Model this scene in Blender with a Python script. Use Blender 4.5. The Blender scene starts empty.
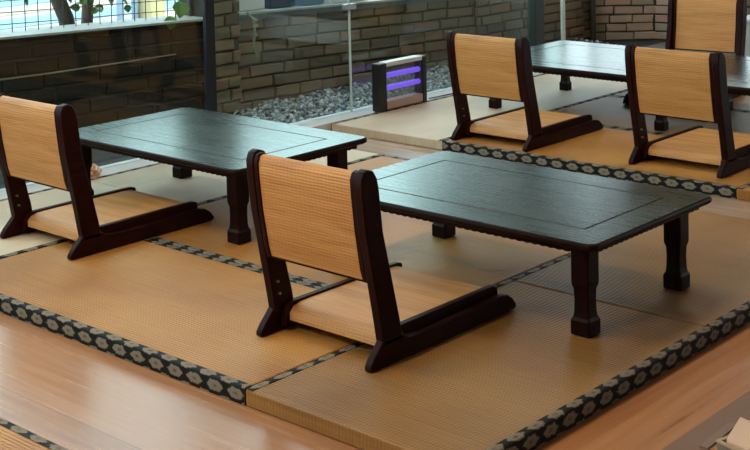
import bpy, bmesh, math, random
from mathutils import Vector, Matrix
random.seed(7)
scene = bpy.context.scene
COL = scene.collection
PI = math.pi

# ------------------------------------------------------------------ helpers
def link(name, me, mat=None, parent=None, loc=(0, 0, 0), rot=(0, 0, 0)):
    o = bpy.data.objects.new(name, me)
    COL.objects.link(o)
    o.location = loc
    o.rotation_euler = rot
    if parent is not None:
        o.parent = parent
    if mat is not None and me is not None:
        for m in (mat if isinstance(mat, (list, tuple)) else [mat]):
            me.materials.append(m)
    return o

def tag(o, label=None, cat=None, group=None, kind=None):
    if label: o['label'] = label
    if cat: o['category'] = cat
    if group: o['group'] = group
    if kind: o['kind'] = kind
    return o

def thing(name, label, cat, loc=(0, 0, 0), rz=0, group=None):
    o = bpy.data.objects.new(name, None)
    COL.objects.link(o)
    o.location = loc
    o.rotation_euler = (0, 0, rz)
    o.empty_display_size = .1
    return tag(o, label, cat, group)

def bevel(o, w=.003, seg=2, ang=35):
    m = o.modifiers.new('bevel', 'BEVEL')
    m.width = w; m.segments = seg; m.limit_method = 'ANGLE'; m.angle_limit = math.radians(ang)
    m.harden_normals = False
    return o

def smooth(me, ang=None):
    for p in me.polygons: p.use_smooth = True
    if ang is not None:
        try: me.set_sharp_from_angle(angle=math.radians(ang))
        except Exception: pass

class MB:
    """collects polygons with uvs into one mesh"""
    def __init__(self):
        self.v = []; self.f = []; self.uv = []; self.mi = []
    def poly(self, pts, uvs=None, mi=0):
        b = len(self.v)
        self.v += [tuple(p) for p in pts]
        self.f.append(tuple(range(b, b + len(pts))))
        self.uv.append(uvs if uvs else [(0, 0)] * len(pts))
        self.mi.append(mi)
    def box(self, x0, x1, y0, y1, z0, z1, mi=0, T=None):
        c = [(x0, y0, z0), (x1, y0, z0), (x1, y1, z0), (x0, y1, z0), (x0, y0, z1), (x1, y0, z1), (x1, y1, z1), (x0, y1, z1)]
        if T is not None: c = [tuple(T @ Vector(p)) for p in c]
        for q in ((0, 3, 2, 1), (4, 5, 6, 7), (0, 1, 5, 4), (1, 2, 6, 5), (2, 3, 7, 6), (3, 0, 4, 7)):
            self.poly([c[i] for i in q], None, mi)
    def extrude_x(self, prof, x0, x1, mi=0, closed=True):
        """prof: (y,z) counter-clockwise seen from +x; uv = (x, arc length)"""
        n = len(prof); s = [0]
        for i in range(n):
            a, b = prof[i], prof[(i + 1) % n]
            s.append(s[-1] + math.hypot(b[0] - a[0], b[1] - a[1]))
        for i in range(n if closed else n - 1):
            a, b = prof[i], prof[(i + 1) % n]
            self.poly([(x0, a[0], a[1]), (x1, a[0], a[1]), (x1, b[0], b[1]), (x0, b[0], b[1])],
                      [(x0, s[i]), (x1, s[i]), (x1, s[i + 1]), (x0, s[i + 1])], mi)
        if closed:
            self.poly([(x1, p[0], p[1]) for p in prof], [(p[0], p[1]) for p in prof], mi)
            self.poly([(x0, p[0], p[1]) for p in reversed(prof)], [(p[0], p[1]) for p in reversed(prof)], mi)
    def tube(self, pts, rad, n=8, mi=0):
        pts = [Vector(p) for p in pts]
        rads = rad if isinstance(rad, (list, tuple)) else [rad] * len(pts)
        rings = []
        for i, p in enumerate(pts):
            d = (pts[min(i + 1, len(pts) - 1)] - pts[max(i - 1, 0)]).normalized()
            a = Vector((0, 0, 1)) if abs(d.z) < .9 else Vector((1, 0, 0))
            u = d.cross(a).normalized(); w = d.cross(u)
            rings.append([p + (u * math.cos(2 * PI * k / n) + w * math.sin(2 * PI * k / n)) * rads[i] for k in range(n)])
        for i in range(len(rings) - 1):
            for k in range(n):
                self.poly([rings[i][k], rings[i][(k + 1) % n], rings[i + 1][(k + 1) % n], rings[i + 1][k]], None, mi)
        self.poly(list(reversed(rings[0])), None, mi); self.poly(rings[-1], None, mi)
    def mesh(self, name, weld=True):
        me = bpy.data.meshes.new(name)
        me.from_pydata(self.v, [], self.f)
        uvl = me.uv_layers.new(name='uv')
        k = 0
        for uvs in self.uv:
            for u in uvs:
                uvl.data[k].uv = u; k += 1
        for p, m in zip(me.polygons, self.mi): p.material_index = m
        bm = bmesh.new(); bm.from_mesh(me)
        if weld: bmesh.ops.remove_doubles(bm, verts=bm.verts, dist=1e-5)
        bmesh.ops.recalc_face_normals(bm, faces=bm.faces)
        bm.to_mesh(me); bm.free()
        return me
    def build(self, name, mat, parent=None, loc=(0, 0, 0), rot=(0, 0, 0), sm=None):
        me = self.mesh(name)
        o = link(name, me, mat, parent, loc, rot)
        if sm is not None: smooth(me, sm)
        return o

def rounded(prof, r_of, seg=4):
    """round chosen corners of a 2-d polygon: r_of = {index: radius}"""
    out = []; n = len(prof)
    for i, p in enumerate(prof):
        r = r_of.get(i, 0)
        if not r: out.append(p); continue
        P = Vector(p); A = Vector(prof[i - 1]); B = Vector(prof[(i + 1) % n])
        a = (A - P); b = (B - P)
        ra = min(r, a.length * .49); rb = min(r, b.length * .49)
        a = P + a.normalized() * ra; b = P + b.normalized() * rb
        for k in range(seg + 1):
            t = k / seg
            q = a * (1 - t) ** 2 + P * 2 * t * (1 - t) + b * t * t
            out.append((q.x, q.y))
    return out

# ------------------------------------------------------------------ materials
def mat(name):
    m = bpy.data.materials.new(name); m.use_nodes = True
    nt = m.node_tree; b = nt.nodes['Principled BSDF']
    return m, nt, b
def N(nt, t, **kw):
    n = nt.nodes.new(t)
    for k, v in kw.items():
        if k in n.inputs: n.inputs[k].default_value = v
        else: setattr(n, k, v)
    return n
def L(nt, a, b): nt.links.new(a, b)
def ramp(nt, fac, stops):
    r = N(nt, 'ShaderNodeValToRGB')
    e = r.color_ramp.elements
    while len(e) < len(stops): e.new(.5)
    for i, (p, c) in enumerate(stops):
        e[i].position = p; e[i].color = (*c, 1)
    L(nt, fac, r.inputs[0]); return r.outputs[0]
def mth(nt, op, a, b=None, c=None):
    n = N(nt, 'ShaderNodeMath', operation=op)
    for i, x in enumerate((a, b, c)):
        if x is None: continue
        if isinstance(x, (int, float)): n.inputs[i].default_value = x
        else: L(nt, x, n.inputs[i])
    return n.outputs[0]
def mixc(nt, fac, a, b, typ='MIX'):
    n = N(nt, 'ShaderNodeMix', data_type='RGBA', blend_type=typ)
    for i, x in ((0, fac), (6, a), (7, b)):
        if isinstance(x, (int, float)): n.inputs[i].default_value = x
        elif isinstance(x, tuple): n.inputs[i].default_value = (*x, 1)
        else: L(nt, x, n.inputs[i])
    return n.outputs[2]
def coords(nt, out='Object', scale=(1, 1, 1), rot=(0, 0, 0)):
    tc = N(nt, 'ShaderNodeTexCoord'); mp = N(nt, 'ShaderNodeMapping')
    mp.inputs['Scale'].default_value = scale; mp.inputs['Rotation'].default_value = rot
    L(nt, tc.outputs[out], mp.inputs[0]); return mp.outputs[0]
def noise(nt, vec, scale=5, detail=3, rough=.5):
    n = N(nt, 'ShaderNodeTexNoise'); n.inputs['Scale'].default_value = scale
    n.inputs['Detail'].default_value = detail; n.inputs['Roughness'].default_value = rough
    L(nt, vec, n.inputs['Vector']); return n.outputs[0]
def bump(nt, h, strength, dist=.002):
    b = N(nt, 'ShaderNodeBump'); b.inputs['Strength'].default_value = strength; b.inputs['Distance'].default_value = dist
    L(nt, h, b.inputs['Height']); return b.outputs[0]
def plain(name, col, rough=.5, metal=0, spec=.5, emit=None, es=1, var=0):
    m, nt, b = mat(name)
    b.inputs['Base Color'].default_value = (*col, 1); b.inputs['Roughness'].default_value = rough
    b.inputs['Metallic'].default_value = metal; b.inputs['Specular IOR Level'].default_value = spec
    if var:
        n = noise(nt, coords(nt), 14, 4)
        L(nt, ramp(nt, n, [(.25, tuple(c * (1 - var) for c in col)), (.75, tuple(min(1, c * (1 + var)) for c in col))]), b.inputs['Base Color'])
    if emit:
        b.inputs['Emission Color'].default_value = (*emit, 1); b.inputs['Emission Strength'].default_value = es
    return m

def dark_wood(name, c0, c1, rough, spec=.5, scale=(2.2, 55, 55), bstr=.25):
    m, nt, b = mat(name)
    v = coords(nt, 'Object', scale)
    n = noise(nt, v, 1.6, 6, .62)
    n2 = noise(nt, coords(nt, 'Object', (1, 9, 9)), 1.2, 3)
    f = mth(nt, 'ADD', mth(nt, 'MULTIPLY', n, .7), mth(nt, 'MULTIPLY', n2, .3))
    L(nt, ramp(nt, f, [(.38, c0), (.64, c1)]), b.inputs['Base Color'])
    L(nt, mth(nt, 'MULTIPLY_ADD', n, .22, rough - .1), b.inputs['Roughness'])
    b.inputs['Specular IOR Level'].default_value = spec
    L(nt, bump(nt, n, bstr, .0015), b.inputs['Normal'])
    return m
M_top = dark_wood('table_lacquer', (.005, .004, .003), (.026, .014, .009), .27, .8, (2.2, 60, 60), .13)
M_top.node_tree.nodes['Principled BSDF'].inputs['IOR'].default_value = 1.7
M_top.node_tree.nodes['Principled BSDF'].inputs['Specular Tint'].default_value = (.52, 1, .93, 1)  # teal of the light reflected from outdoors put into the specular tint
M_leg = dark_wood('leg_lacquer', (.007, .0014, .0013), (.016, .0034, .0028), .42, .12, (25, 25, 3), .1)
M_frame = dark_wood('chair_lacquer', (.011, .0018, .0015), (.026, .0046, .0036), .42, .10, (30, 3, 30), .1)
M_groove = plain('dark_groove_line', (.006, .004, .003), .6)  # darker material for the groove faces

def rattan(name, c0, c1, c2, wavy):
    m, nt, b = mat(name)
    uv = coords(nt, 'UV')
    sx = N(nt, 'ShaderNodeSeparateXYZ'); L(nt, uv, sx.inputs[0])
    w = noise(nt, coords(nt, 'UV', (16, 26, 1)), 1, 2)
    vv = mth(nt, 'ADD', sx.outputs[1], mth(nt, 'MULTIPLY', w, wavy))
    st = mth(nt, 'SINE', mth(nt, 'MULTIPLY', vv, 2 * PI / .0095))
    sx2 = mth(nt, 'SINE', mth(nt, 'MULTIPLY', sx.outputs[0], 2 * PI / .009))
    streak = noise(nt, coords(nt, 'UV', (5, 170, 1)), 1, 4, .6)
    patch = noise(nt, coords(nt, 'UV', (2.5, 22, 1)), 1, 3)
    f = mth(nt, 'ADD', mth(nt, 'MULTIPLY_ADD', streak, .40, .10), mth(nt, 'MULTIPLY', patch, .40))
    f = mth(nt, 'ADD', f, mth(nt, 'MULTIPLY', st, .040))
    f = mth(nt, 'ADD', f, mth(nt, 'MULTIPLY', mth(nt, 'SINE', mth(nt, 'MULTIPLY', sx.outputs[0], 2 * PI / .016)), .018))
    L(nt, ramp(nt, f, [(.33, c0), (.5, c1), (.68, c2)]), b.inputs['Base Color'])
    b.inputs['Roughness'].default_value = .46
    b.inputs['Specular IOR Level'].default_value = .35
    h = mth(nt, 'ADD', st, mth(nt, 'MULTIPLY', sx2, .5))
    L(nt, bump(nt, h, .35, .0012), b.inputs['Normal'])
    return m
M_ratt = rattan('woven_rattan', (.38, .165, .045), (.58, .285, .092), (.68, .40, .16), .006)
M_rattw = rattan('woven_rattan_wavy', (.38, .165, .04), (.56, .28, .08), (.66, .38, .14), .016)
M_seat = rattan('seat_rattan', (.38, .165, .05), (.57, .285, .10), (.68, .40, .17), .004)

def straw(name, c0, c1, c2, along, rough=.42):
    m, nt, b = mat(name)
    o = coords(nt, 'Object')
    s = N(nt, 'ShaderNodeSeparateXYZ'); L(nt, o, s.inputs[0])
    a, c = (s.outputs[1], s.outputs[0]) if along == 'x' else (s.outputs[0], s.outputs[1])
    w1 = mth(nt, 'SINE', mth(nt, 'MULTIPLY', a, 2 * PI / .0125))
    w2 = mth(nt, 'SINE', mth(nt, 'MULTIPLY', c, 2 * PI / .0125))
    sc = (3, 120, 120) if along == 'x' else (120, 3, 120)
    fine = noise(nt, coords(nt, 'Object', sc), 1, 4, .6)
    big = noise(nt, coords(nt, 'Object', (2.0, 2.0, 2.0)), 1.1, 3)
    f = mth(nt, 'ADD', mth(nt, 'MULTIPLY', fine, .45), mth(nt, 'MULTIPLY', big, .55))
    f = mth(nt, 'ADD', f, mth(nt, 'MULTIPLY', w1, .085))
    f = mth(nt, 'ADD', f, mth(nt, 'MULTIPLY', w2, .022))
    L(nt, ramp(nt, f, [(.33, c0), (.5, c1), (.68, c2)]), b.inputs['Base Color'])
    b.inputs['Roughness'].default_value = rough
    b.inputs['Specular IOR Level'].default_value = .32
    h = mth(nt, 'ADD', w1, mth(nt, 'MULTIPLY', w2, .35))
    L(nt, bump(nt, h, .45, .0022), b.inputs['Normal'])
    return m
M_straw = straw('golden_straw', (.29, .125, .026), (.41, .192, .046), (.49, .26, .072), 'x')
M_straw_r = straw('dimmed_tan_straw', (.205, .098, .026), (.29, .148, .042), (.36, .20, .064), 'x')  # tan straw, also darkened in colour for the weaker light on these mats
M_straw_p = straw('sheen_pale_straw', (.50, .40, .28), (.62, .51, .38), (.68, .58, .45), 'y', .40)  # sky sheen on the mats by the glass put into a paler straw

def brocade(name):
    """black cloth, staggered rows of pale hexagonal flowers; uv in metres"""
    m, nt, b = mat(name)
    uv = coords(nt, 'UV')
    s = N(nt, 'ShaderNodeSeparateXYZ'); L(nt, uv, s.inputs[0])
    P, R = .090, .037
    u = mth(nt, 'DIVIDE', s.outputs[0], P); v = mth(nt, 'DIVIDE', s.outputs[1], R)
    row = mth(nt, 'FLOOR', v)
    off = mth(nt, 'MULTIPLY', mth(nt, 'MODULO', mth(nt, 'ADD', row, 20.0), 2.0), .5)
    uu = mth(nt, 'ADD', u, off)
    du = mth(nt, 'ABSOLUTE', mth(nt, 'SUBTRACT', mth(nt, 'FRACT', uu), .5))
    dv = mth(nt, 'ABSOLUTE', mth(nt, 'SUBTRACT', mth(nt, 'FRACT', v), .5))
    wob = mth(nt, 'MULTIPLY', mth(nt, 'SUBTRACT', noise(nt, coords(nt, 'UV', (70, 70, 70)), 1, 3), .5), .48)
    d = mth(nt, 'MAXIMUM', mth(nt, 'ADD', mth(nt, 'MULTIPLY', du, 1.55), mth(nt, 'MULTIPLY', dv, .75)), mth(nt, 'MULTIPLY', dv, 1.45))
    d = mth(nt, 'ADD', d, wob)
    col = ramp(nt, d, [(.0, (.07, .055, .045)), (.10, (.13, .11, .085)), (.28, (.22, .195, .155)), (.57, (.20, .185, .155)), (.65, (.010, .010, .010)), (1, (.006, .006, .007))])
    L(nt, col, b.inputs['Base Color'])
    b.inputs['Roughness'].default_value = .6
    b.inputs['Specular IOR Level'].default_value = .12
    fine = mth(nt, 'SINE', mth(nt, 'MULTIPLY', mth(nt, 'ADD', s.outputs[0], s.outputs[1]), 2 * PI / .002))
    L(nt, bump(nt, mth(nt, 'ADD', mth(nt, 'MULTIPLY', d, -2.0), mth(nt, 'MULTIPLY', fine, .15)), .4, .0015), b.inputs['Normal'])
    return m
M_band = brocade('border_brocade')

def boards(name, c0, c1, c2, along, pw, rough=.3, seam=True):
    m, nt, b = mat(name)
    o = coords(nt, 'Object')
    s = N(nt, 'ShaderNodeSeparateXYZ'); L(nt, o, s.inputs[0])
    a = s.outputs[1] if along == 'x' else s.outputs[0]
    cell = mth(nt, 'DIVIDE', a, pw)
    k = mth(nt, 'FLOOR', cell)
    wn = N(nt, 'ShaderNodeTexWhiteNoise', noise_dimensions='1D'); L(nt, k, wn.inputs['W'])
    sc = (1.4, 30, 30) if along == 'x' else (30, 1.4, 30)
    g = noise(nt, coords(nt, 'Object', sc), 1.5, 6, .6)
    big = noise(nt, coords(nt, 'Object', (1.2, 6, 6) if along == 'x' else (6, 1.2, 6)), 1, 3)
    f = mth(nt, 'ADD', mth(nt, 'MULTIPLY', g, .55), mth(nt, 'MULTIPLY', big, .30))
    f = mth(nt, 'ADD', f, mth(nt, 'MULTIPLY', wn.outputs[0], .18))
    col = ramp(nt, f, [(.30, c0), (.5, c1), (.72, c2)])
    fr = mth(nt, 'ABSOLUTE', mth(nt, 'SUBTRACT', mth(nt, 'FRACT', cell), .5))
    line = mth(nt, 'GREATER_THAN', fr, .493)
    if seam: col = mixc(nt, mth(nt, 'MULTIPLY', line, .45), col, tuple(c * .35 for c in c0))
    L(nt, col, b.inputs['Base Color'])
    L(nt, mth(nt, 'MULTIPLY_ADD', g, .18, rough - .08), b.inputs['Roughness'])
    b.inputs['Specular IOR Level'].default_value = .5
    L(nt, bump(nt, g, .08, .001), b.inputs['Normal'])
    return m
M_floor = boards('floor_boards', (.25, .115, .055), (.36, .18, .09), (.44, .24, .13), 'x', .42, .24)
M_floor_r = boards('floor_boards_side', (.33, .135, .05), (.46, .205, .082), (.55, .27, .115), 'y', .60, .30, False)
M_plank = boards('edge_plank', (.14, .078, .052), (.19, .108, .075), (.23, .135, .095), 'y', .5, .45, False)
M_sill = plain('white_sill_stone', (.62, .65, .68), .35, var=.08)

def glass(name, tint, refl=1.0):
    m = bpy.data.materials.new(name); m.use_nodes = True
    nt = m.node_tree; nt.nodes.clear()
    out = N(nt, 'ShaderNodeOutputMaterial'); tr = N(nt, 'ShaderNodeBsdfTransparent'); gl = N(nt, 'ShaderNodeBsdfGlossy')
    tr.inputs[0].default_value = (*tint, 1); gl.inputs['Roughness'].default_value = .02
    ge = N(nt, 'ShaderNodeNewGeometry'); vm = N(nt, 'ShaderNodeVectorMath', operation='DOT_PRODUCT')
    L(nt, ge.outputs['Normal'], vm.inputs[0]); L(nt, ge.outputs['Incoming'], vm.inputs[1])
    c = mth(nt, 'ABSOLUTE', vm.outputs['Value'])
    sch = mth(nt, 'MULTIPLY_ADD', mth(nt, 'POWER', mth(nt, 'SUBTRACT', 1.0, c), 5.0), .96, .04)   # the same from both sides of the pane
    mx = N(nt, 'ShaderNodeMixShader')
    L(nt, mth(nt, 'MULTIPLY', sch, refl), mx.inputs[0])
    L(nt, tr.outputs[0], mx.inputs[1]); L(nt, gl.outputs[0], mx.inputs[2]); L(nt, mx.outputs[0], out.inputs[0])
    return m
M_glass = glass('clear_glass', (.90, .965, .95))
M_edge = plain('glass_joint_silicone', (.55, .60, .58), .3)
M_steel = plain('brushed_steel', (.30, .30, .31), .4, 1)

def brickmat(name, stops, rough=.85):
    m, nt, b = mat(name)
    at = N(nt, 'ShaderNodeAttribute'); at.attribute_name = 'tone'
    n = noise(nt, coords(nt), 22, 5, .65)
    f = mth(nt, 'ADD', mth(nt, 'MULTIPLY', at.outputs['Fac'], .72), mth(nt, 'MULTIPLY', n, .36))
    col = ramp(nt, f, stops)
    L(nt, col, b.inputs['Base Color']); b.inputs['Roughness'].default_value = rough
    L(nt, bump(nt, noise(nt, coords(nt), 60, 5, .7), .6, .006), b.inputs['Normal'])
    return m
M_brick = brickmat('grey_brown_brick', [(.1, (.080, .058, .037)), (.4, (.145, .107, .068)), (.7, (.185, .132, .082)), (.9, (.215, .130, .078)), (1, (.24, .125, .072))])
M_brick_d = brickmat('dark_brown_brick', [(.1, (.0045, .0032, .0026)), (.5, (.010, .0055, .0036)), (.8, (.017, .0085, .005)), (1, (.027, .012, .006))])  # very dark brown tones for the left stretch of wall
M_brick_l = brickmat('pale_mixed_brick', [(.1, (.19, .155, .11)), (.4, (.31, .255, .18)), (.68, (.37, .29, .21)), (.85, (.36, .23, .17)), (1, (.40, .24, .19))])
M_mortar = plain('dark_mortar', (.05, .042, .033), .95, var=.3)
M_cap = plain('grey_cap_stone', (.085, .10, .105), .6, var=.15)
M_capw = plain('pale_cap_stone', (.34, .36, .36), .6, var=.15)

# ------------------------------------------------------------------ camera
cd = bpy.data.cameras.new('camera'); cam = bpy.data.objects.new('camera', cd); COL.objects.link(cam)
r = Vector((0.7422480326366677, 0.6697378620862365, -0.022782759603557887))
u = Vector((-0.020367743672600643, 0.056528852989215825, 0.9981931896168249))
f = Vector((-0.6698156560313319, 0.7404428977766488, -0.05559947902126089))
mw = Matrix.Identity(4)
for i in range(3):
    mw[i][0], mw[i][1], mw[i][2] = r[i], u[i], -f[i]
mw.translation = Vector((0, 0, 1.48382))
cam.matrix_world = mw
cd.sensor_width = 36; cd.lens = 1328.066 / 750 * 36
cd.shift_x = 1.046 / 750; cd.shift_y = -291.034 / 750
cd.clip_start = .05; cd.clip_end = 200
scene.camera = cam

# ------------------------------------------------------------------ tatami mats
def tatami(label, x0, x1, y0, y1, run, bands, smat, group, h=.05):
    """bands: subset of 'x0','x1','y0','y1' (edges with a cloth border); value = wraps down the side"""
    g = .0012
    x0 += g; x1 -= g; y0 += g; y1 -= g
    t = thing('tatami_mat', label, 'tatami mat', ((x0 + x1) / 2, (y0 + y1) / 2, -h), 0, group)
    X, Y = (x1 - x0) / 2, (y1 - y0) / 2
    mb = MB(); mb.box(-X, X, -Y, Y, 0, h)
    o = mb.build('straw_body', smat, t); bevel(o, .006, 3)
    w = .030; e = .0016
    for key in bands:
        # profile across the edge: s = inward distance from the edge, z
        prof = [(w, h + .0002), (w - .001, h + e), (.006, h + e), (.0015, h - .0005), (-e * .45, h - .006), (-e * .45, .001)]
        arc = [0]
        for a, b in zip(prof, prof[1:]): arc.append(arc[-1] + math.hypot(a[0] - b[0], a[1] - b[1]))
        if key in ('y0', 'y1'): ln, half = 2 * X, Y
        else: ln, half = 2 * Y, X
        n = max(8, int(ln / .05)); b = MB()
        def pt(a, p):
            q = half - p[0]
            if key == 'y0': return (a - X, -q, p[1])
            if key == 'y1': return (a - X, q, p[1])
            if key == 'x0': return (-q, a - Y, p[1])
            return (q, a - Y, p[1])
        for i in range(n):
            a0, a1 = ln * i / n, ln * (i + 1) / n
            for j in range(len(prof) - 1):
                b.poly([pt(a0, prof[j]), pt(a1, prof[j]), pt(a1, prof[j + 1]), pt(a0, prof[j + 1])],
                       [(a0, arc[j] + .003), (a1, arc[j] + .003), (a1, arc[j + 1] + .003), (a0, arc[j + 1] + .003)])
        bo = b.build('cloth_border', M_band, t, sm=50)
        tag(bo, 'black cloth border woven with pale flower motifs')
    return t
G1, G2 = 'tatami mats of the front platform', 'tatami mats of the rear platform'
XL, XC, XR, XE = -5.215, -4.42, -2.76, -1.966
tatami('long golden tatami mat nearest the left front, bare edge facing the floor boards', XC, XC + 1.658, 2.462, 3.245, 'x', ('y0', 'y1'), M_straw, G1)
tatami('large golden tatami mat under the left halves of the two front tables', XC, XC + 1.658, 3.245, 4.93, 'x', ('y0', 'y1'), M_straw, G1)
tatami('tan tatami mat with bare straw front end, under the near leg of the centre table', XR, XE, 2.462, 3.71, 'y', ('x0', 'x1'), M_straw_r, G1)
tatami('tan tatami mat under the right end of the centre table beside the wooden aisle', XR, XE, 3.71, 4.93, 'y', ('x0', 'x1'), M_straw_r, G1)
tatami('tatami mat tinted pale for sky sheen along the glass under the left floor chair', XL, XC, 2.462, 3.69, 'y', ('x0', 'x1'), M_straw_p, G1)
tatami('tatami mat tinted pale for sky sheen along the glass under the far leg of the left table', XL, XC, 3.69, 4.93, 'y', ('x0', 'x1'), M_straw_p, G1)
tatami('golden tatami mat in the bottom left corner across the floor boards', XC, XC + 1.70, 1.11, 1.915, 'x', ('y0', 'y1'), M_straw, 'tatami mats across the aisle')
ys = 5.35
tatami('pale tatami mat at the left front of the rear platform, carrying the insect lamp', -5.20, -4.39, ys, ys + 1.235, 'y', ('x0', 'x1'), M_straw_p, G2)
tatami('pale tatami mat behind the insect lamp under the far left corner of the rear table', -5.20, -4.39, ys + 1.235, ys + 2.46, 'y', ('x0', 'x1'), M_straw_p, G2)
tatami('golden tatami mat under the two rear chairs that show their backs', -4.39, -2.72, ys, ys + .82, 'x', ('y0', 'y1'), M_straw, G2)
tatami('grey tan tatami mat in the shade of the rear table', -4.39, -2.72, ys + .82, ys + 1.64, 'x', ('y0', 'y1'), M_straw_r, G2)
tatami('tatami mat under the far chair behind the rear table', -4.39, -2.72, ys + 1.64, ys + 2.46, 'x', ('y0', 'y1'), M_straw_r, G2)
tatami('golden tatami mat on the rear platform at the right edge of the photo', -2.72, -1.93, ys, ys + 1.235, 'y', ('x0', 'x1'), M_straw, G2)

# ------------------------------------------------------------------ floor chairs
def P(seq, **k): return rounded(seq, k.get('r', {}), k.get('seg', 4))
RUN = [(.004, 0), (.700, 0), (.716, .006), (.714, .018), (.696, .040), (.672, .056), (.640, .062), (.40, .058), (.24, .056), (.175, .062), (.150, .078), (.06, .078), (.044, .060), (.018, .034), (.004, .014)]
UPR = [(.064, .060), (.146, .060), (.143, .085), (.137, .120), (.121, .185), (.101, .27), (.070, .40), (.056, .53), (.049, .562), (.034, .586), (.012, .594), (-.008, .588), (-.018, .565), (-.016, .52), (-.004, .41), (.022, .28), (.046, .16)]
UPR.reverse(); RUN2 = RUN
END = [(.032, .250), (.075, .250), (.068, .30), (.050, .42), (.040, .54), (.030, .572), (.012, .588), (-.006, .584), (-.0155, .562), (-.013, .52), (-.001, .41), (.019, .29)]
PAN = [(.034, .257), (.066, .257), (.062, .29), (.044, .42), (.034, .54), (.026, .568), (.011, .583), (-.003, .578), (-.0105, .558), (-.009, .52), (.003, .41), (.024, .29)]
SEAT = [(.104, .034), (.60, .034), (.632, .040), (.636, .066), (.625, .080), (.60, .083), (.19, .083), (.150, .082), (.120, .074), (.104, .058)]
RAIL = [(.085, .018), (.645, .018), (.655, .040), (.650, .084), (.630, .090), (.13, .090), (.105, .080), (.090, .055)]
def chair_meshes(pan_mat):
    D = {}
    for nm, prof, x0, x1, mt in (('runner', RUN, -.014, .014, M_frame), ('upright', UPR, -.0165, .0165, M_frame), ('end_board', END, -.0095, .0095, M_frame),
                                 ('seat_rail', RAIL, -.0120, .0120, M_frame), ('backrest', PAN, -.1945, .1945, pan_mat), ('seat', SEAT, -.1925, .1925, M_seat)):
        mb = MB(); mb.extrude_x(prof, x0, x1)
        me = mb.mesh(nm); me.materials.append(mt); D[nm] = me
        if nm in ('backrest', 'seat'): smooth(me, 50)
        else: smooth(me, 40)
    mb = MB(); mb.extrude_x([(.036, .250), (.066, .250), (.065, .2565), (.035, .2565)], -.1945, .1945)
    D['bottom_rail'] = mb.mesh('bottom_rail'); D['bottom_rail'].materials.append(M_frame)
    mb = MB(); mb.tube([(0, 0, 0), (.010, 0, 0)], .0042, 10); D['bolt'] = mb.mesh('bolt'); D['bolt'].materials.append(M_steel)
    mb = MB(); mb.extrude_x([(.57, .005), (.61, .005), (.61, .03), (.57, .03)], -.217, .217)
    D['cross_bar'] = mb.mesh('cross_bar'); D['cross_bar'].materials.append(M_frame)
    return D
def floor_chair(label, x, y, rz, D, group):
    t = thing('floor_chair', label, 'chair', (x, y, .0018), rz, group)
    for s in (-1, 1):
        r_ = link('runner', D['runner'], None, t, (s * .231, 0, 0)); bevel(r_, .004, 2)
        u_ = link('upright', D['upright'], None, t, (s * .2285, 0, 0)); bevel(u_, .004, 2)
        for (by, bz) in ((.075, .125), (.068, .165)):
            link('bolt', D['bolt'], None, u_, (-s * .016 - (.010 if s > 0 else 0), by, bz))
        e_ = link('end_board', D['end_board'], None, t, (s * .2030, 0, 0)); bevel(e_, .003, 2)
        q_ = link('seat_rail', D['seat_rail'], None, t, (s * .2047, 0, 0)); bevel(q_, .003, 2)
    link('backrest', D['backrest'], None, t); link('bottom_rail', D['bottom_rail'], None, t)
    st = link('seat', D['seat'], None, t)
    link('cross_bar', D['cross_bar'], None, t)
    return t
CH = chair_meshes(M_ratt); CHW = chair_meshes(M_rattw)
GC = 'low rattan floor chairs'
floor_chair('dark wood floor chair with rattan back, in front of the centre table', -2.797, 2.763, 0, CH, GC)
floor_chair('dark wood rattan floor chair in front of the left table, cut by the photo edge', -4.420, 2.869, 0, CH, GC)
floor_chair('rear platform floor chair with wavy woven rattan back, beside the insect lamp', -4.120, 5.385, 0, CHW, GC)
floor_chair('right of the two rear platform floor chairs seen from behind, wavy woven rattan back', -3.092, 5.462, 0, CHW, GC)
for o_ in [o for o in bpy.data.objects if o.get('category') == 'chair'][-2:]: o_.scale = (1, 1, .975)
floor_chair('floor chair with rattan back facing the camera from behind the rear table', -3.990, 7.500, PI + .10, CH, GC)

# ------------------------------------------------------------------ low tables
def rrect(a, b, r, n=5):
    out = []
    for cx, cy, t0 in ((a - r, b - r, 0), (-a + r, b - r, 90), (-a + r, -b + r, 180), (a - r, -b + r, 270)):
        for k in range(n + 1):
            t = math.radians(t0 + 90 * k / n)
            out.append((cx + r * math.cos(t), cy + r * math.sin(t)))
    return out
def table_top_mesh(a, b, H, inx, iny):
    mb = MB()
    gw = .009
    # side profile, offsets from the edge (outline kept similar) and heights
    lev = [(.030, H - .024), (.006, H - .024), (.001, H - .019), (0, H - .010), (.002, H - .003), (.007, H)]
    rings = [[(x, y, z) for x, y in rrect(a - o, b - o, .032)] for o, z in lev]
    n = len(rings[0])
    for i in range(len(rings) - 1):
        for k in range(n):
            mb.poly([rings[i][k], rings[i][(k + 1) % n], rings[i + 1][(k + 1) % n], rings[i + 1][k]], None, 2)
    mb.poly(list(reversed(rings[0])), None, 2)
    # flat frame, v-groove, centre panel
    def rect(i): return [(a - inx - i, b - iny - i), (-a + inx + i, b - iny - i), (-a + inx + i, -b + iny + i), (a - inx - i, -b + iny + i)]
    R0 = [(x, y, H) for x, y in rect(0)]; R1 = [(x, y, H - .004) for x, y in rect(gw / 2)]; R2 = [(x, y, H) for x, y in rect(gw)]
    T = rings[-1]; m = n // 4
    for q in range(4):
        arc = T[q * m:(q + 1) * m]
        for k in range(len(arc) - 1): mb.poly([arc[k], arc[k + 1], R0[q]])
        mb.poly([arc[-1], T[((q + 1) * m) % n], R0[(q + 1) % 4], R0[q]])
        for A, B in ((R0, R1), (R1, R2)):
            mb.poly([A[q], A[(q + 1) % 4], B[(q + 1) % 4], B[q]], None, 1)
    mb.poly(R2)
    me = mb.mesh('table_top')
    return me
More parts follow.
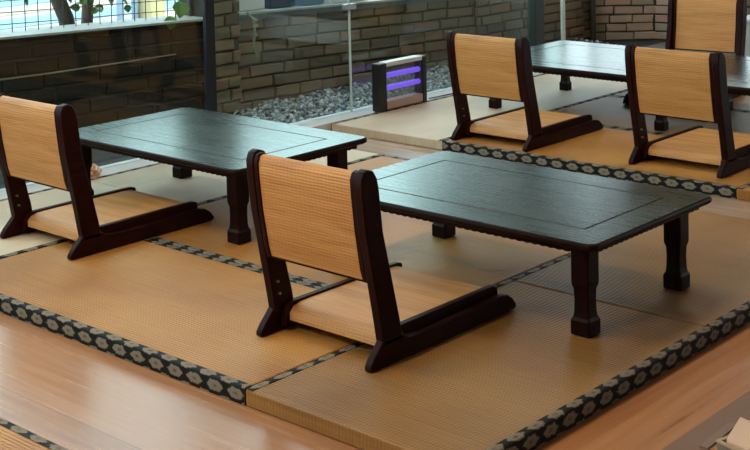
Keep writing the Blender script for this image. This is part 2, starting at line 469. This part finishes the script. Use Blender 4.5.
def apron_mesh(a, b, H):
    mb = MB(); zt = H - .0235; zb = H - .048; ins = .040; th = .020; per = .030
    def board(p, q, nrm):
        d = Vector((q[0] - p[0], q[1] - p[1], 0)); ln = d.length; d.normalize()
        n = int(ln / per) * 6
        for i in range(n):
            s0, s1 = ln * i / n, ln * (i + 1) / n
            def zz(s): return zb + .0035 * (1 - abs(math.sin(PI * s / per))) 
            def c(s, off, z): return (p[0] + d.x * s + nrm[0] * off, p[1] + d.y * s + nrm[1] * off, z)
            A = [c(s0, 0, zz(s0)), c(s1, 0, zz(s1)), c(s1, 0, zt), c(s0, 0, zt)]
            B = [c(s0, th, zz(s0)), c(s1, th, zz(s1)), c(s1, th, zt), c(s0, th, zt)]
            mb.poly(A); mb.poly(list(reversed(B))); mb.poly([A[0], A[1], B[1], B[0]])
            if i == 0: mb.poly([A[0], A[3], B[3], B[0]])
            if i == n - 1: mb.poly([A[1], A[2], B[2], B[1]])
    x, y = a - ins, b - ins
    board((-x, -y), (x, -y), (0, 1)); board((-x, y), (x, y), (0, -1))
    board((-x, -y + th), (-x, y - th), (1, 0)); board((x, -y + th), (x, y - th), (-1, 0))
    return mb.mesh('apron')
def leg_mesh(H):
    mb = MB(); sec = [(H - .024, .0325), (.168, .0325), (.158, .0320), (.142, .0268), (.110, .0255), (.072, .0265), (.056, .0290), (.046, .0350), (.004, .0350), (0, .0335)]
    def ring(z, h):
        c = .12 * h
        return [(h, -h + c, z), (h, h - c, z), (h - c, h, z), (-h + c, h, z), (-h, h - c, z), (-h, -h + c, z), (-h + c, -h, z), (h - c, -h, z)]
    R = [ring(*s) for s in sec]
    for i in range(len(R) - 1):
        for k in range(8): mb.poly([R[i][k], R[i][(k + 1) % 8], R[i + 1][(k + 1) % 8], R[i + 1][k]])
    mb.poly(R[0]); mb.poly(list(reversed(R[-1])))
    return mb.mesh('leg')
ME_TOP = table_top_mesh(.60, .381, .31, .118, .135); ME_APR = apron_mesh(.60, .381, .31); ME_LEG = leg_mesh(.31)
for me, ms in ((ME_TOP, (M_top, M_groove, M_leg)), (ME_APR, (M_leg,)), (ME_LEG, (M_leg,))):
    for m_ in ms: me.materials.append(m_)
def low_table(label, x, y, top, apr, leg, legs, group='low lacquered tables'):
    t = thing('low_table', label, 'table', (x, y, .0018), 0, group)
    link('table_top', top, None, t); link('apron', apr, None, t)
    for lx, ly in legs: bevel(link('leg', leg, None, t, (lx, ly, 0)), .002, 1)
    return t
L4 = [(sx * .512, sy) for sx in (-1, 1) for sy in (-.296, .268)]
low_table('low dark wooden table in the centre with grooved top, a chair at its front side', -2.761, 3.720, ME_TOP, ME_APR, ME_LEG, L4)
low_table('low dark wooden table at the left by the glass, top gleaming pale turquoise', -4.368, 3.731, ME_TOP, ME_APR, ME_LEG, L4)
HB = .292; LA, LB = 1.20, .485
ME_TOP2 = table_top_mesh(LA, LB, HB, .13, .14); ME_APR2 = apron_mesh(LA, LB, HB); ME_LEG2 = leg_mesh(HB)
for me, ms in ((ME_TOP2, (M_top, M_groove, M_leg)), (ME_APR2, (M_leg,)), (ME_LEG2, (M_leg,))):
    for m_ in ms: me.materials.append(m_)
low_table('long low dark table on the rear platform between the facing floor chairs', -4.84 + LA, 6.655, ME_TOP2, ME_APR2, ME_LEG2,
          [(sx, sy) for sx in (-LA + .12, .03, LA - .13) for sy in (-.40, .34)])
for o_ in bpy.data.objects:
    if o_.name.startswith('leg') and o_.data == ME_LEG2: o_.scale = (.84, .84, 1)

# ------------------------------------------------------------------ floor, sill
mb = MB(); mb.box(-5.22, XE - .02, -2.2, 4.90, -.10, -.0505); mb.box(-5.22, XE - .02, 5.38, 9.0, -.10, -.0505)
tag(mb.build('floor', M_floor), kind='structure')
M_aisle = boards('glare_pale_aisle_boards', (.33, .22, .16), (.43, .31, .24), (.50, .38, .31), 'x', .24, .22)  # window glare on the aisle put into a paler wood colour
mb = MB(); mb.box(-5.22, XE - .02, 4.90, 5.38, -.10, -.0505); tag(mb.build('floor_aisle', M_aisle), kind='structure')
M_str = plain('pale_string', (.30, .27, .22), .7)
mb = MB(); mb.tube([(-5.945, 3.3, .415), (-5.944, 4.0, .40), (-5.945, 4.85, .395)], .005, 6)
tag(mb.build('wire', M_str, sm=60), 'thin pale wire strung along the dark wall at the left', 'wire')
mb = MB(); mb.box(XE - .02, -1.715, -2.2, 9.0, -.10, -.0505)
tag(mb.build('trim_1', M_floor_r), kind='structure')
mb = MB(); mb.box(-1.715, -1.625, -2.2, 9.0, -.10, -.0500)
tag(mb.build('trim_2', M_plank), kind='structure')
mb = MB(); mb.box(-1.625, 3.0, -2.2, 9.0, -.10, -.0505)
tag(mb.build('trim_3', M_floor_r), kind='structure')
mb = MB(); mb.box(-5.40, -5.222, -2.2, 8.0, -.10, -.002)
o = mb.build('trim_4', M_sill); bevel(o, .004); tag(o, kind='structure')

# ------------------------------------------------------------------ glass wall
def pane(n, y0, y1):
    mb = MB(); mb.box(-5.355, -5.345, y0, y1, -.002, 2.7)
    tag(mb.build('window_%d' % n, M_glass), 'clear glass pane of the glass wall', kind='structure')
pane(1, -2.2, 1.5); pane(2, 1.505, 4.56); pane(3, 4.63, 5.676); pane(4, 5.684, 7.52); pane(5, 7.64, 7.89)
def post(n, x0, x1, y0, y1, m, z0=-.1, z1=2.7):
    mb = MB(); mb.box(x0, x1, y0, y1, z0, z1); o = mb.build('trim_%d' % n, m); bevel(o, .004); return tag(o, kind='structure')
M_post = plain('dark_post_paint', (.010, .013, .020), .6, spec=.2)
M_postg = plain('grey_green_post_paint', (.028, .038, .034), .5, spec=.25, var=.1)
post(5, -5.365, -5.335, 4.565, 4.625, M_post)
post(6, -5.385, -5.315, 7.525, 7.63, M_postg)
post(7, -5.358, -5.342, 5.676, 5.684, M_edge, -.002)
post(8, -5.362, -5.338, 7.895, 7.925, M_edge, -.1)
mb = MB(); mb.box(-5.368, -5.332, 5.635, 5.725, .605, .640)
o = mb.build('glass_clamp', M_steel); bevel(o, .004); tag(o, 'small metal clamp gripping the glass joint above the insect lamp', 'clamp')

# ------------------------------------------------------------------ brick walls outside
def brick_wall(name, length, height, mats, bl=.235, bh=.066, joint=.011, depth=.1, rough=.008, seed=1, ends=True):
    """wall in local coords: along +x, outward face at y=0 facing -y, from z=0"""
    rnd = random.Random(seed)
    mb = MB(); tones = []
    mb.box(0, length, .012, depth, 0, height, 1); tones += [0] * 6
    rows = int(math.ceil(height / (bh + joint)))
    for rw in range(rows):
        z0 = rw * (bh + joint) + joint / 2; z1 = min(z0 + bh, height)
        if z1 - z0 < .02: continue
        x = -rnd.random() * bl if rw % 2 else -rnd.random() * .5 * bl
        while x < length:
            ln = bl * rnd.uniform(.72, 1.2)
            a, b = max(0, x + joint / 2), min(length, x + ln - joint / 2); x += ln
            if b - a < .03: continue
            d = rnd.uniform(-rough, rough * .3)
            j = lambda s=.004: rnd.uniform(-s, s)
            pts = [(a + j(), d + j(.003), z0 + j()), (b + j(), d + j(.003), z0 + j()), (b + j(), d + j(.003), z1 + j()), (a + j(), d + j(.003), z1 + j())]
            back = [(p[0], .02, p[2]) for p in pts]; c = .006
            mid = [(p[0], p[1] + c, p[2]) for p in pts]
            cx, cz = (a + b) / 2, (z0 + z1) / 2
            inn = [(p[0] + (c if p[0] < cx else -c), p[1], p[2] + (c if p[2] < cz else -c)) for p in pts]
            mb.poly(inn)
            for k in range(4):
                mb.poly([mid[k], mid[(k + 1) % 4], inn[(k + 1) % 4], inn[k]])
                mb.poly([back[k], back[(k + 1) % 4], mid[(k + 1) % 4], mid[k]])
            t = rnd.random()
            tones += [t] * 9
    me = bpy.data.meshes.new(name); me.from_pydata(mb.v, [], mb.f)
    for p, m_ in zip(me.polygons, mb.mi): p.material_index = m_
    at = me.attributes.new('tone', 'FLOAT', 'FACE')
    for i, t in enumerate(tones): at.data[i].value = t
    o = link(name, me, mats); return tag(o, kind='structure')
TILT = -.031
def along_y(o, x, y, z, tilt=TILT):
    # local +x -> world +y (tilting down with distance), local -y -> world +x
    a = Matrix.Rotation(PI / 2, 4, 'Z')
    b = Matrix.Rotation(-tilt, 4, 'Y')
    o.matrix_world = Matrix.Translation((x, y, z)) @ a @ b
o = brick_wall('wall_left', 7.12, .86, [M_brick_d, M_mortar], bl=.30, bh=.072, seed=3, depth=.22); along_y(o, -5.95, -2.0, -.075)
o = brick_wall('wall_left_garden', 4.2, .66, [M_brick, M_mortar], bl=.27, bh=.062, rough=.012, seed=5); along_y(o, -5.93, 5.12, -.10)
o = brick_wall('wall_left_tall', 1.40, .66, [M_brick, M_mortar], bl=.25, bh=.060, rough=.010, seed=8); along_y(o, -5.90, 7.62, -.10, 0)
# cap stones
def cap(n, y0, y1, z0, z1, th, m, x0=-6.19, x1=-5.90):
    mb = MB(); mb.poly([(x0, y0, z0), (x1, y0, z0), (x1, y1, z1), (x0, y1, z1)]); mb.poly([(x0, y0, z0 - th), (x0, y1, z1 - th), (x1, y1, z1 - th), (x1, y0, z0 - th)])
    mb.poly([(x1, y0, z0 - th), (x1, y1, z1 - th), (x1, y1, z1), (x1, y0, z0)]); mb.poly([(x0, y0, z0 - th), (x0, y0, z0), (x0, y1, z1), (x0, y1, z1 - th)])
    mb.poly([(x0, y0, z0), (x0, y0, z0 - th), (x1, y0, z0 - th), (x1, y0, z0)]); mb.poly([(x0, y1, z1), (x1, y1, z1), (x1, y1, z1 - th), (x0, y1, z1 - th)])
    tag(mb.build('trim_%d' % n, m), kind='structure')
cap(10, -2.05, 5.12, .8193, .582, .012, M_capw)
cap(11, 5.27, 7.6, .588, .512, .012, M_capw, -6.19, -5.905)
cap(12, 5.30, 7.6, .574, .498, .032, M_cap, -6.18, -5.91)
# brick pier between the two stretches
o = brick_wall('wall_pier', .21, 2.4, [M_brick, M_mortar], bl=.20, bh=.064, rough=.012, seed=11, depth=.3); along_y(o, -5.90, 5.095, -.08, 0)
# rear walls
d0 = Vector((.742, .67)); ang = math.atan2(d0.y, d0.x)
o = brick_wall('wall_rear', .52, .72, [M_brick_l, M_mortar], bl=.22, bh=.060, seed=21, depth=.2); o.location = (-5.90, 9.14, -.1); o.rotation_euler = (0, 0, ang)
a2 = math.radians(20)
o = brick_wall('wall_rear_right', 7.0, .72, [M_brick_l, M_mortar], bl=.22, bh=.060, seed=22, depth=.2)
o.location = (-5.90 + .52 * math.cos(ang), 9.14 + .52 * math.sin(ang) - .015, -.1); o.rotation_euler = (0, 0, a2)
mb = MB(); mb.box(-.02, .02, -.05, 0, 0, 1.6)
M_pipe = plain('dark_downpipe_paint', (.03, .022, .016), .6)  # plain dark paint of the downpipe
o = mb.build('drain_pipe', M_pipe, None, (-5.86, 9.085, -.1), (0, 0, ang)); bevel(o, .01, 3)
tag(o, 'dark square downpipe at the corner of the far brick pier', 'pipe')
M_refl_block = plain('reflection_block_dark', (.05, .04, .032), .9, var=.1)  # for unseen dark panels added to darken reflections in the table tops
mb = MB(); mb.box(-6.0, -5.90, 6.95, 9.02, 1.28, 2.7); tag(mb.build('reflection_block_left', M_refl_block), kind='structure')
mb = MB(); mb.box(0, 7.5, 0, .2, 1.28, 2.7)
o = mb.build('reflection_block_rear', M_refl_block, None, (-5.90, 9.16, 0), (0, 0, math.radians(24))); tag(o, kind='structure')  # second added panel, out of view, for the same reflections
# pale window panel on the rear wall, at the right edge
M_pale = plain('pale_panel_paint', (.42, .50, .52), .4, var=.08)
t = thing('planter_box', 'pale blue grey planter box standing behind the far chair at the right edge', 'planter', (-4.11, 8.75, -.0503), 0)
mb = MB(); mb.box(-.27, .80, -.14, .14, 0, .335); bevel(mb.build('box', M_pale, t), .01)
mb = MB(); mb.box(-.285, .815, -.155, .155, .335, .36); bevel(mb.build('rim', M_pale, t), .006)

# ------------------------------------------------------------------ gravel and ground
mb = MB(); mb.box(-6.1, -5.40, -2, 9.6, -.2, -.03); tag(mb.build('ground', plain('dark_soil', (.028, .028, .028), .9, var=.4)), kind='structure')
mb = MB(); mb.box(-5.40, 3.5, 9.0, 14, -.2, -.03); tag(mb.build('ground_rear', plain('yard_concrete', (.16, .16, .15), .9, var=.2)), kind='structure')
ico = bmesh.new(); bmesh.ops.create_icosphere(ico, subdivisions=1, radius=1); ico.verts.ensure_lookup_table()
IV = [v.co.copy() for v in ico.verts]; IF = [[v.index for v in f_.verts] for f_ in ico.faces]; ico.free()
rnd = random.Random(4); V = []; F = []; tone = []
for i in range(4600):
    y = rnd.uniform(4.95, 8.9); x = rnd.uniform(-5.90, -5.42)
    if y < 5.25 and rnd.random() < .5: continue
    zb = -.035 + .03 * max(0, min(1, (-5.42 - x) / .45)) * max(0, min(1, (y - 5.0) / .6)) 
    s = rnd.uniform(.009, .019)
    R = Matrix.Rotation(rnd.uniform(0, 6.28), 3, (rnd.uniform(-1, 1), rnd.uniform(-1, 1), rnd.uniform(.1, 1))).to_3x3()
    S = (s * rnd.uniform(.8, 1.4), s * rnd.uniform(.8, 1.2), s * rnd.uniform(.5, .8))
    b0 = len(V); z = zb + rnd.uniform(0, .03)
    for v in IV:
        q = R @ Vector((v.x * S[0], v.y * S[1], v.z * S[2])); V.append((x + q.x, y + q.y, z + q.z))
    F += [tuple(b0 + k for k in f_) for f_ in IF]; tone += [rnd.random()] * len(IF)
me = bpy.data.meshes.new('gravel'); me.from_pydata(V, [], F)
at = me.attributes.new('tone', 'FLOAT', 'FACE'); at.data.foreach_set('value', tone)
M_gravel = brickmat('grey_pebbles', [(.1, (.06, .067, .074)), (.5, (.17, .19, .205)), (.8, (.36, .39, .41)), (1, (.58, .61, .63))], .7)
o = link('gravel', me, M_gravel); tag(o, 'grey pebbles strewn along the brick wall behind the glass', 'gravel', kind='stuff')

# ------------------------------------------------------------------ insect lamp
M_black = plain('black_plastic', (.008, .008, .009), .4)
M_alu = plain('pale_aluminium', (.62, .62, .62), .35, .3)
M_tray = plain('pinkish_metal_tray', (.40, .30, .27), .4, .2)
M_tube = plain('violet_tube', (.3, .2, .8), .3, emit=(.17, .085, 1.0), es=.85)
M_wire = plain('grid_wire', (.25, .25, .26), .4, .8)
t = thing('insect_lamp', 'black electric insect lamp with two glowing violet tubes beside the glass', 'insect lamp', (-5.205, 5.955, .0018), 0)
HL, TH, HZ = .214, .035, .286
for s in (-1, 1):
    mb = MB(); y0, y1 = sorted((s * HL, s * (HL - (.062 if s < 0 else .040)))); mb.box(-TH, TH, y0, y1, 0, HZ); bevel(mb.build('end_cap', M_black, t), .008, 3)
mb = MB(); mb.box(-TH * .95, TH * .95, -HL + .062, HL - .04, HZ - .024, HZ + .002); bevel(mb.build('top_cover', M_alu, t), .005)
mb = MB(); mb.box(-TH * .95, TH * .95, -HL + .062, HL - .04, .008, .058); bevel(mb.build('collecting_tray', M_tray, t), .004)
for z in (.205, .130):
    mb = MB(); mb.tube([(0, -HL + .06, z), (0, HL - .04, z)], .0155, 14); mb.build('violet_tube', M_tube, t, sm=40)
g = MB()
for k in range(26):
    y = -HL + .072 + k * (2 * HL - .122) / 25
    for x in (-TH * .8, TH * .8): g.tube([(x, y, .055), (x, y, HZ - .02)], .0012, 5)
g.build('wire_grid', M_wire, t)
mb = MB(); mb.tube([(-5.20, 6.22, .012), (-5.215, 6.32, .006), (-5.20, 6.50, .008), (-5.19, 6.75, .006), (-5.21, 7.1, .006)], .004, 6)
o = mb.build('power_cord', M_black, sm=60); tag(o, 'thin black cord running from the insect lamp along the sill', 'cord')

# crumpled wrapper on the sill
mb = bmesh.new(); bmesh.ops.create_icosphere(mb, subdivisions=3, radius=1)
rnd = random.Random(9)
from mathutils import noise as mnoise
for v in mb.verts:
    n = mnoise.noise(v.co * 2.3 + Vector((4, 1, 2))) * .45 + mnoise.noise(v.co * 5) * .2
    v.co *= 1 + n
    v.co.x *= .042; v.co.y *= .052; v.co.z *= .036
    if v.co.z < -.022: v.co.z = -.022
me = bpy.data.meshes.new('paper_wrapper'); mb.to_mesh(me); mb.free()
M_wrap, nt, b = mat('wrapper_paper')
nn = noise(nt, coords(nt, 'Object', (16, 16, 16)), 1.1, 2)
L(nt, ramp(nt, nn, [(.42, (.62, .47, .36)), (.56, (.60, .40, .28)), (.64, (.34, .10, .04))]), b.inputs['Base Color'])
o = link('paper_wrapper', me, M_wrap, None, (-5.235, 3.735, .022), (0, 0, .4)); tag(o, 'small crumpled pinkish paper wrapper on the sill beside the left floor chair', 'wrapper')

# ------------------------------------------------------------------ napkin holder at the lower right corner
TH0 = math.radians(-17); HO = (-1.497, 3.064, -.05)
t = thing('napkin_holder', 'cream open napkin holder on the brown floor edge in the bottom right corner', 'napkin holder', HO, TH0)
M_cream = plain('cream_board', (.46, .36, .25), .6, var=.08); M_creamd = plain('grey_board', (.20, .17, .13), .7, var=.1)
W, YB, Hh, w = .26, -.025, .052, .006
for nm, bx in (('front_wall', (-.05, W, -.10, -.10 + w)), ('back_wall', (-.05, W, YB - w, YB)), ('side_wall', (-.05, -.05 + w, -.10 + w, YB - w)), ('side_wall', (W - w, W, -.10 + w, YB - w))):
    mb = MB(); mb.box(bx[0], bx[1], bx[2], bx[3], 0, Hh); bevel(mb.build(nm, M_creamd, t), .0015)
mb = MB(); mb.box(-.05 + w, W - w, -.10 + w, YB - w, 0, .004); mb.build('base', M_creamd, t)
mb = MB()
for bx in ((-.052, W + .002, -.103, -.092), (-.052, W + .002, YB - .008, YB + .002), (-.053, -.042, -.092, YB - .008), (W - .008, W + .003, -.092, YB - .008)): mb.box(bx[0], bx[1], bx[2], bx[3], Hh, Hh + .004)
mb.build('rim', M_cream, t)
t2 = thing('napkin_pack', 'pale pink napkin pack with a dark slit standing in the cream holder', 'napkin pack', (HO[0], HO[1], HO[2] + .0045), TH0)
M_pack = plain('pale_pink_paper', (.66, .46, .34), .55, var=.06); M_slit = plain('slit_dark', (.03, .02, .015), .8)
mb = MB(); mb.extrude_x(rounded([(-.089, 0), (YB - .012, 0), (YB - .012, .108), (-.089, .060)], {2: .008, 3: .008}), -.028, .20); bevel(mb.build('pack', M_pack, t2), .008, 3)
mb = MB(); mb.extrude_x([(-.066, .0765), (-.061, .080), (-.061, .0835), (-.066, .080)], -.012, .18); mb.build('slit', M_slit, t2)
mb = MB(); mb.box(-.012, .012, -.09, .09, 0, .004)
o = mb.build('folded_paper', plain('pinkish_paper', (.26, .18, .15), .7), None, (-1.640, 3.120, -.0498), (0, 0, .05)); tag(o, 'narrow pinkish strip of folded paper lying left of the napkin holder', 'paper')

# ------------------------------------------------------------------ street beyond the garden wall
M_road = plain('pale_pavement', (.34, .34, .335), .9, var=.06)
M_blue = plain('light_blue_lane', (.17, .26, .32), .8, var=.05)
M_peach = plain('peach_kerb', (.36, .28, .22), .8, var=.05)
mb = MB(); mb.box(-40, -6.2, -20, 40, -.3, -.2); tag(mb.build('ground_street', M_road), kind='structure')
for n, x0, x1, m_ in ((14, -12.9, -12.15, M_blue), (15, -13.6, -13.25, M_peach), (16, -15.6, -14.1, M_blue)):
    mb = MB(); mb.box(x0, x1, -20, 40, -.2, -.19); tag(mb.build('trim_%d' % n, m_), kind='structure')
# far house front and hedge across the street
M_house = plain('pale_house_plaster', (.45, .60, .62), .9, var=.08)
t = thing('street_house', 'pale house across the street seen above the garden wall', 'house', (-22, 12, -.2))
mb = MB(); mb.box(-1.5, 1.5, -9, 9, 0, 3.2); mb.build('house_wall', M_house, t)
mb = MB(); mb.extrude_x([(-9.5, 3.2), (9.5, 3.2), (9.5, 3.4), (-9.5, 3.4)], -1.9, 1.9); mb.build('roof', plain('roof_tile', (.2, .16, .14), .8), t)
# grille on the wall
t = thing('wire_fence', 'thin wire grille standing on the dark wall at the left', 'fence', (-6.08, 3.75, .6277))
g = MB(); sl_ = -.0331
for k in range(88):
    y = -5.64 + k * .08; g.tube([(0, y, sl_ * y), (0, y, .9 + sl_ * y * .9)], .0028, 5)
for k in range(15):
    z = .045 + k * .062; g.tube([(.004, -5.68, z + .188), (.004, 1.31, z - .045)], .0024, 5)
g.build('wire_grid', plain('dark_wire', (.03, .04, .05), .5, .5), t)
for y in (-5.67, -3.3, 1.33):
    mb = MB(); mb.tube([(0, y, sl_ * y), (0, y, .95 + sl_ * y)], .014, 8); mb.build('fence_post', plain('dark_fence_post', (.03, .035, .04), .5), t)
# tree and climber
M_bark = plain('dark_bark', (.05, .038, .03), .9, var=.4)
def leafmat(n, c): 
    m, nt, b = mat(n)
    L(nt, ramp(nt, noise(nt, coords(nt), 9, 2), [(.3, tuple(x * .6 for x in c)), (.7, c)]), b.inputs['Base Color'])
    b.inputs['Roughness'].default_value = .5
    return m
M_leaf = leafmat('green_leaf', (.05, .16, .03)); M_leaf2 = leafmat('bright_vine_leaf', (.09, .22, .03))
def leaf(mb, c, d, n, ln, wd):
    d = Vector(d).normalized(); n = Vector(n); s = d.cross(n).normalized(); n = s.cross(d)
    c = Vector(c); pr = [(0, 0), (.18, .34), (.45, .5), (.75, .30), (1, 0)]
    mid = [c + d * ln * t_ + n * (-.12 * ln * (t_ - .5) ** 2 * 4) for t_, w_ in pr]
    for sg in (-1, 1):
        ed = [mid[i] + s * sg * wd * pr[i][1] + n * wd * .12 * (pr[i][1] > 0) for i in range(5)]
        for i in range(4):
            q = [mid[i], mid[i + 1], ed[i + 1], ed[i]]
            if i == 0: q = [mid[0], mid[1], ed[1]]
            if i == 3: q = [mid[3], mid[4], ed[3]]
            mb.poly(q)
t = thing('street_tree', 'small leafy tree with a dark leaning trunk behind the wire grille', 'tree', (-6.42, 4.46, -.2))
mb = MB(); mb.tube([(0, .05, 0), (0, .04, .5), (0, -.02, .82), (0, -.10, 1.0), (0, -.2, 1.4), (0, -.1, 2.1)], [.07, .05, .045, .042, .035, .02], 10)
mb.build('trunk', M_bark, t, sm=60)
mb = MB(); mb.tube([(-.03, .05, .3), (-.06, .17, .78), (-.06, .20, 1.2), (-.05, .3, 1.9)], [.035, .035, .03, .015], 8); mb.build('branch', M_bark, t, sm=60)
g = MB(); rnd = random.Random(12)
for k in range(260):
    z = rnd.uniform(.86, 2.6); y = rnd.gauss(.12, .16 + .25 * max(0, z - 1.1)); x = rnd.uniform(.04, .18) if z < 1.1 else rnd.gauss(0, .3)
    x = min(x, .10); y = max(-.6, min(.5, y))
    leaf(g, (x, y, z), (rnd.uniform(-1, 1), rnd.uniform(-1, 1), rnd.uniform(-1, .2)), (rnd.uniform(.2, 1), rnd.uniform(-.6, .2), rnd.uniform(0, .6)), rnd.uniform(.05, .09), rnd.uniform(.04, .06))
me_ = g.mesh('foliage', weld=False); o = link('foliage', me_, M_leaf, t); smooth(me_)
t = thing('climbing_vine', 'green vine hanging at the right end of the wire grille', 'vine', (-6.02, 4.90, .585))
mb = MB(); pts = [(0, .02, 1.0), (.02, .0, .6), (.04, -.03, .3), (.05, -.02, .08), (.08, -.05, -.10)]
mb.tube(pts, .004, 6); mb.build('stem', M_bark, t)
g = MB()
for (y, z, s) in ((.02, .075, 1.25), (-.055, -.005, 1.0), (.03, .20, 1.1), (-.04, .27, 1.1), (.03, .40, 1), (-.03, .5, 1), (.0, .62, 1.1), (.02, .78, 1)):
    leaf(g, (.06, y - .01, z + .04), (.25, -.25, -.9), (1, -.4, .35), .085 * s, .085 * s)
me_ = g.mesh('leaves', weld=False); o = link('leaves', me_, M_leaf2, t); smooth(me_)
t = thing('trailing_creeper', 'dry pale creeper trailing down the garden wall beside the brick pier', 'creeper', (-5.89, 5.36, .57))
mb = MB(); mb.tube([(0, 0, .02), (.03, .02, -.02), (.035, .03, -.10), (.03, .015, -.18), (.035, .03, -.24)], [.008, .008, .007, .006, .003], 6); mb.build('stem', plain('dry_stem', (.20, .20, .14), .9), t)
g = MB(); rnd = random.Random(3)
for k in range(16): leaf(g, (.035, .02 + rnd.uniform(-.02, .02), -.24 * rnd.random()), (rnd.uniform(0, 1), rnd.uniform(-1, 1), -.6), (1, -.3, .4), .03, .018)
me_ = g.mesh('leaves', weld=False); link('leaves', me_, plain('dry_leaf', (.14, .17, .10), .8), t)
# things standing on the cap stone and in the street
M_white = plain('white_crate_plastic', (.6, .62, .63), .5); M_navy = plain('blue_crate_plastic', (.02, .035, .08), .5); M_lblue = plain('pale_blue_plastic', (.12, .20, .32), .5)
def bin_(name, label, cat, x, y, z, w, d, h, m, rim):
    t = thing(name, label, cat, (x, y, z))
    mb = MB(); mb.box(-w / 2, w / 2, -d / 2, d / 2, 0, h); bevel(mb.build('body', m, t), .008)
    mb = MB(); mb.box(-w / 2 - .006, w / 2 + .006, -d / 2 - .006, d / 2 + .006, h, h + .02); bevel(mb.build('lid', rim, t), .006)
    return t
bin_('storage_box', 'white storage box standing on the garden wall beside the brick pier', 'box', -6.06, 5.47, .582, .16, .25, .17, M_white, M_white)
bin_('storage_box', 'dark blue storage box on the garden wall right of the white box', 'box', -6.06, 5.75, .574, .16, .22, .14, M_navy, M_lblue)
bin_('storage_box', 'pale blue storage box on the garden wall, third from the brick pier', 'box', -6.06, 6.02, .565, .16, .20, .15, M_lblue, M_white)
bin_('storage_box', 'long white storage box on the garden wall near the glass clamp', 'box', -6.06, 6.36, .553, .16, .36, .17, M_white, M_white)
M_yel = plain('yellow_cabinet_paint', (.5, .42, .22), .6)
bin_('street_cabinet', 'small yellow cabinet on the pavement beyond the wire grille', 'cabinet', -11.5, 9.07, -.2, .22, .20, .27, M_yel, M_yel)
for y, lb in ((8.72, 'grey blue bollard on the pavement, left of the pair'), (8.92, 'grey blue bollard on the pavement beside the yellow cabinet')):
    mb = MB(); mb.tube([(0, 0, 0), (0, 0, .7), (0, 0, .74)], [.04, .04, .02], 12)
    o = mb.build('bollard', plain('bollard_paint', (.20, .27, .36), .6), None, (-11.6, y, -.2), sm=50); tag(o, lb, 'bollard', 'bollards on the pavement')

# ------------------------------------------------------------------ room shell behind the camera
M_wallp = plain('warm_plaster', (.50, .42, .33), .9, var=.04)
mb = MB(); mb.box(-6.0, 3.1, 6.95, 12.5, 2.7, 2.8); mb.box(-5.45, 3.1, -2.3, 6.95, 2.7, 2.8); tag(mb.build('ceiling', plain('ceiling_paint', (.55, .50, .44), .9)), kind='structure')
mb = MB(); mb.box(3.0, 3.1, -2.3, 13, -.1, 2.7); tag(mb.build('wall_right', M_wallp), kind='structure')
mb = MB(); mb.box(-5.4, 3.0, -2.3, -2.2, -.1, 2.7); tag(mb.build('wall_front', M_wallp), kind='structure')

# ------------------------------------------------------------------ light
def area(name, loc, size, power, col, rot=(0, 0, 0), spread=None):
    l = bpy.data.lights.new(name, 'AREA'); l.energy = power; l.color = col; l.shape = 'RECTANGLE'; l.size, l.size_y = size
    if spread: l.spread = spread
    o = bpy.data.objects.new(name, l); COL.objects.link(o); o.location = loc; o.rotation_euler = rot; return o
WARM = (1, .78, .53)
area('ceiling_lamp_front', (-3.3, 2.2, 2.66), (.5, .5), 22, WARM)
area('ceiling_lamp_centre', (-3.4, 4.4, 2.66), (.3, .3), 15, WARM)
area('ceiling_lamp_rear', (-3.2, 6.6, 2.66), (.5, .5), 22, WARM)
area('chair_back_fill', (-3.0, .2, 2.66), (.5, .5), 56, WARM)  # unseen fill added on the camera side to brighten the chair backs
sl = bpy.data.lights.new('sun', 'SUN'); sl.energy = 3; sl.angle = .01; sl.color = (1, .96, .9)
so = bpy.data.objects.new('sun', sl); COL.objects.link(so); so.rotation_euler = (0, math.radians(40), math.radians(15))
w = bpy.data.worlds.new('sky'); scene.world = w; w.use_nodes = True
nt = w.node_tree; bg = nt.nodes['Background']
bg.inputs[0].default_value = (.76, .90, .96, 1); bg.inputs[1].default_value = 4.4

vs = scene.view_settings
vs.view_transform = 'Standard'; vs.look = 'None'; vs.gamma = 1; vs.use_curve_mapping = False; vs.exposure = 0.0
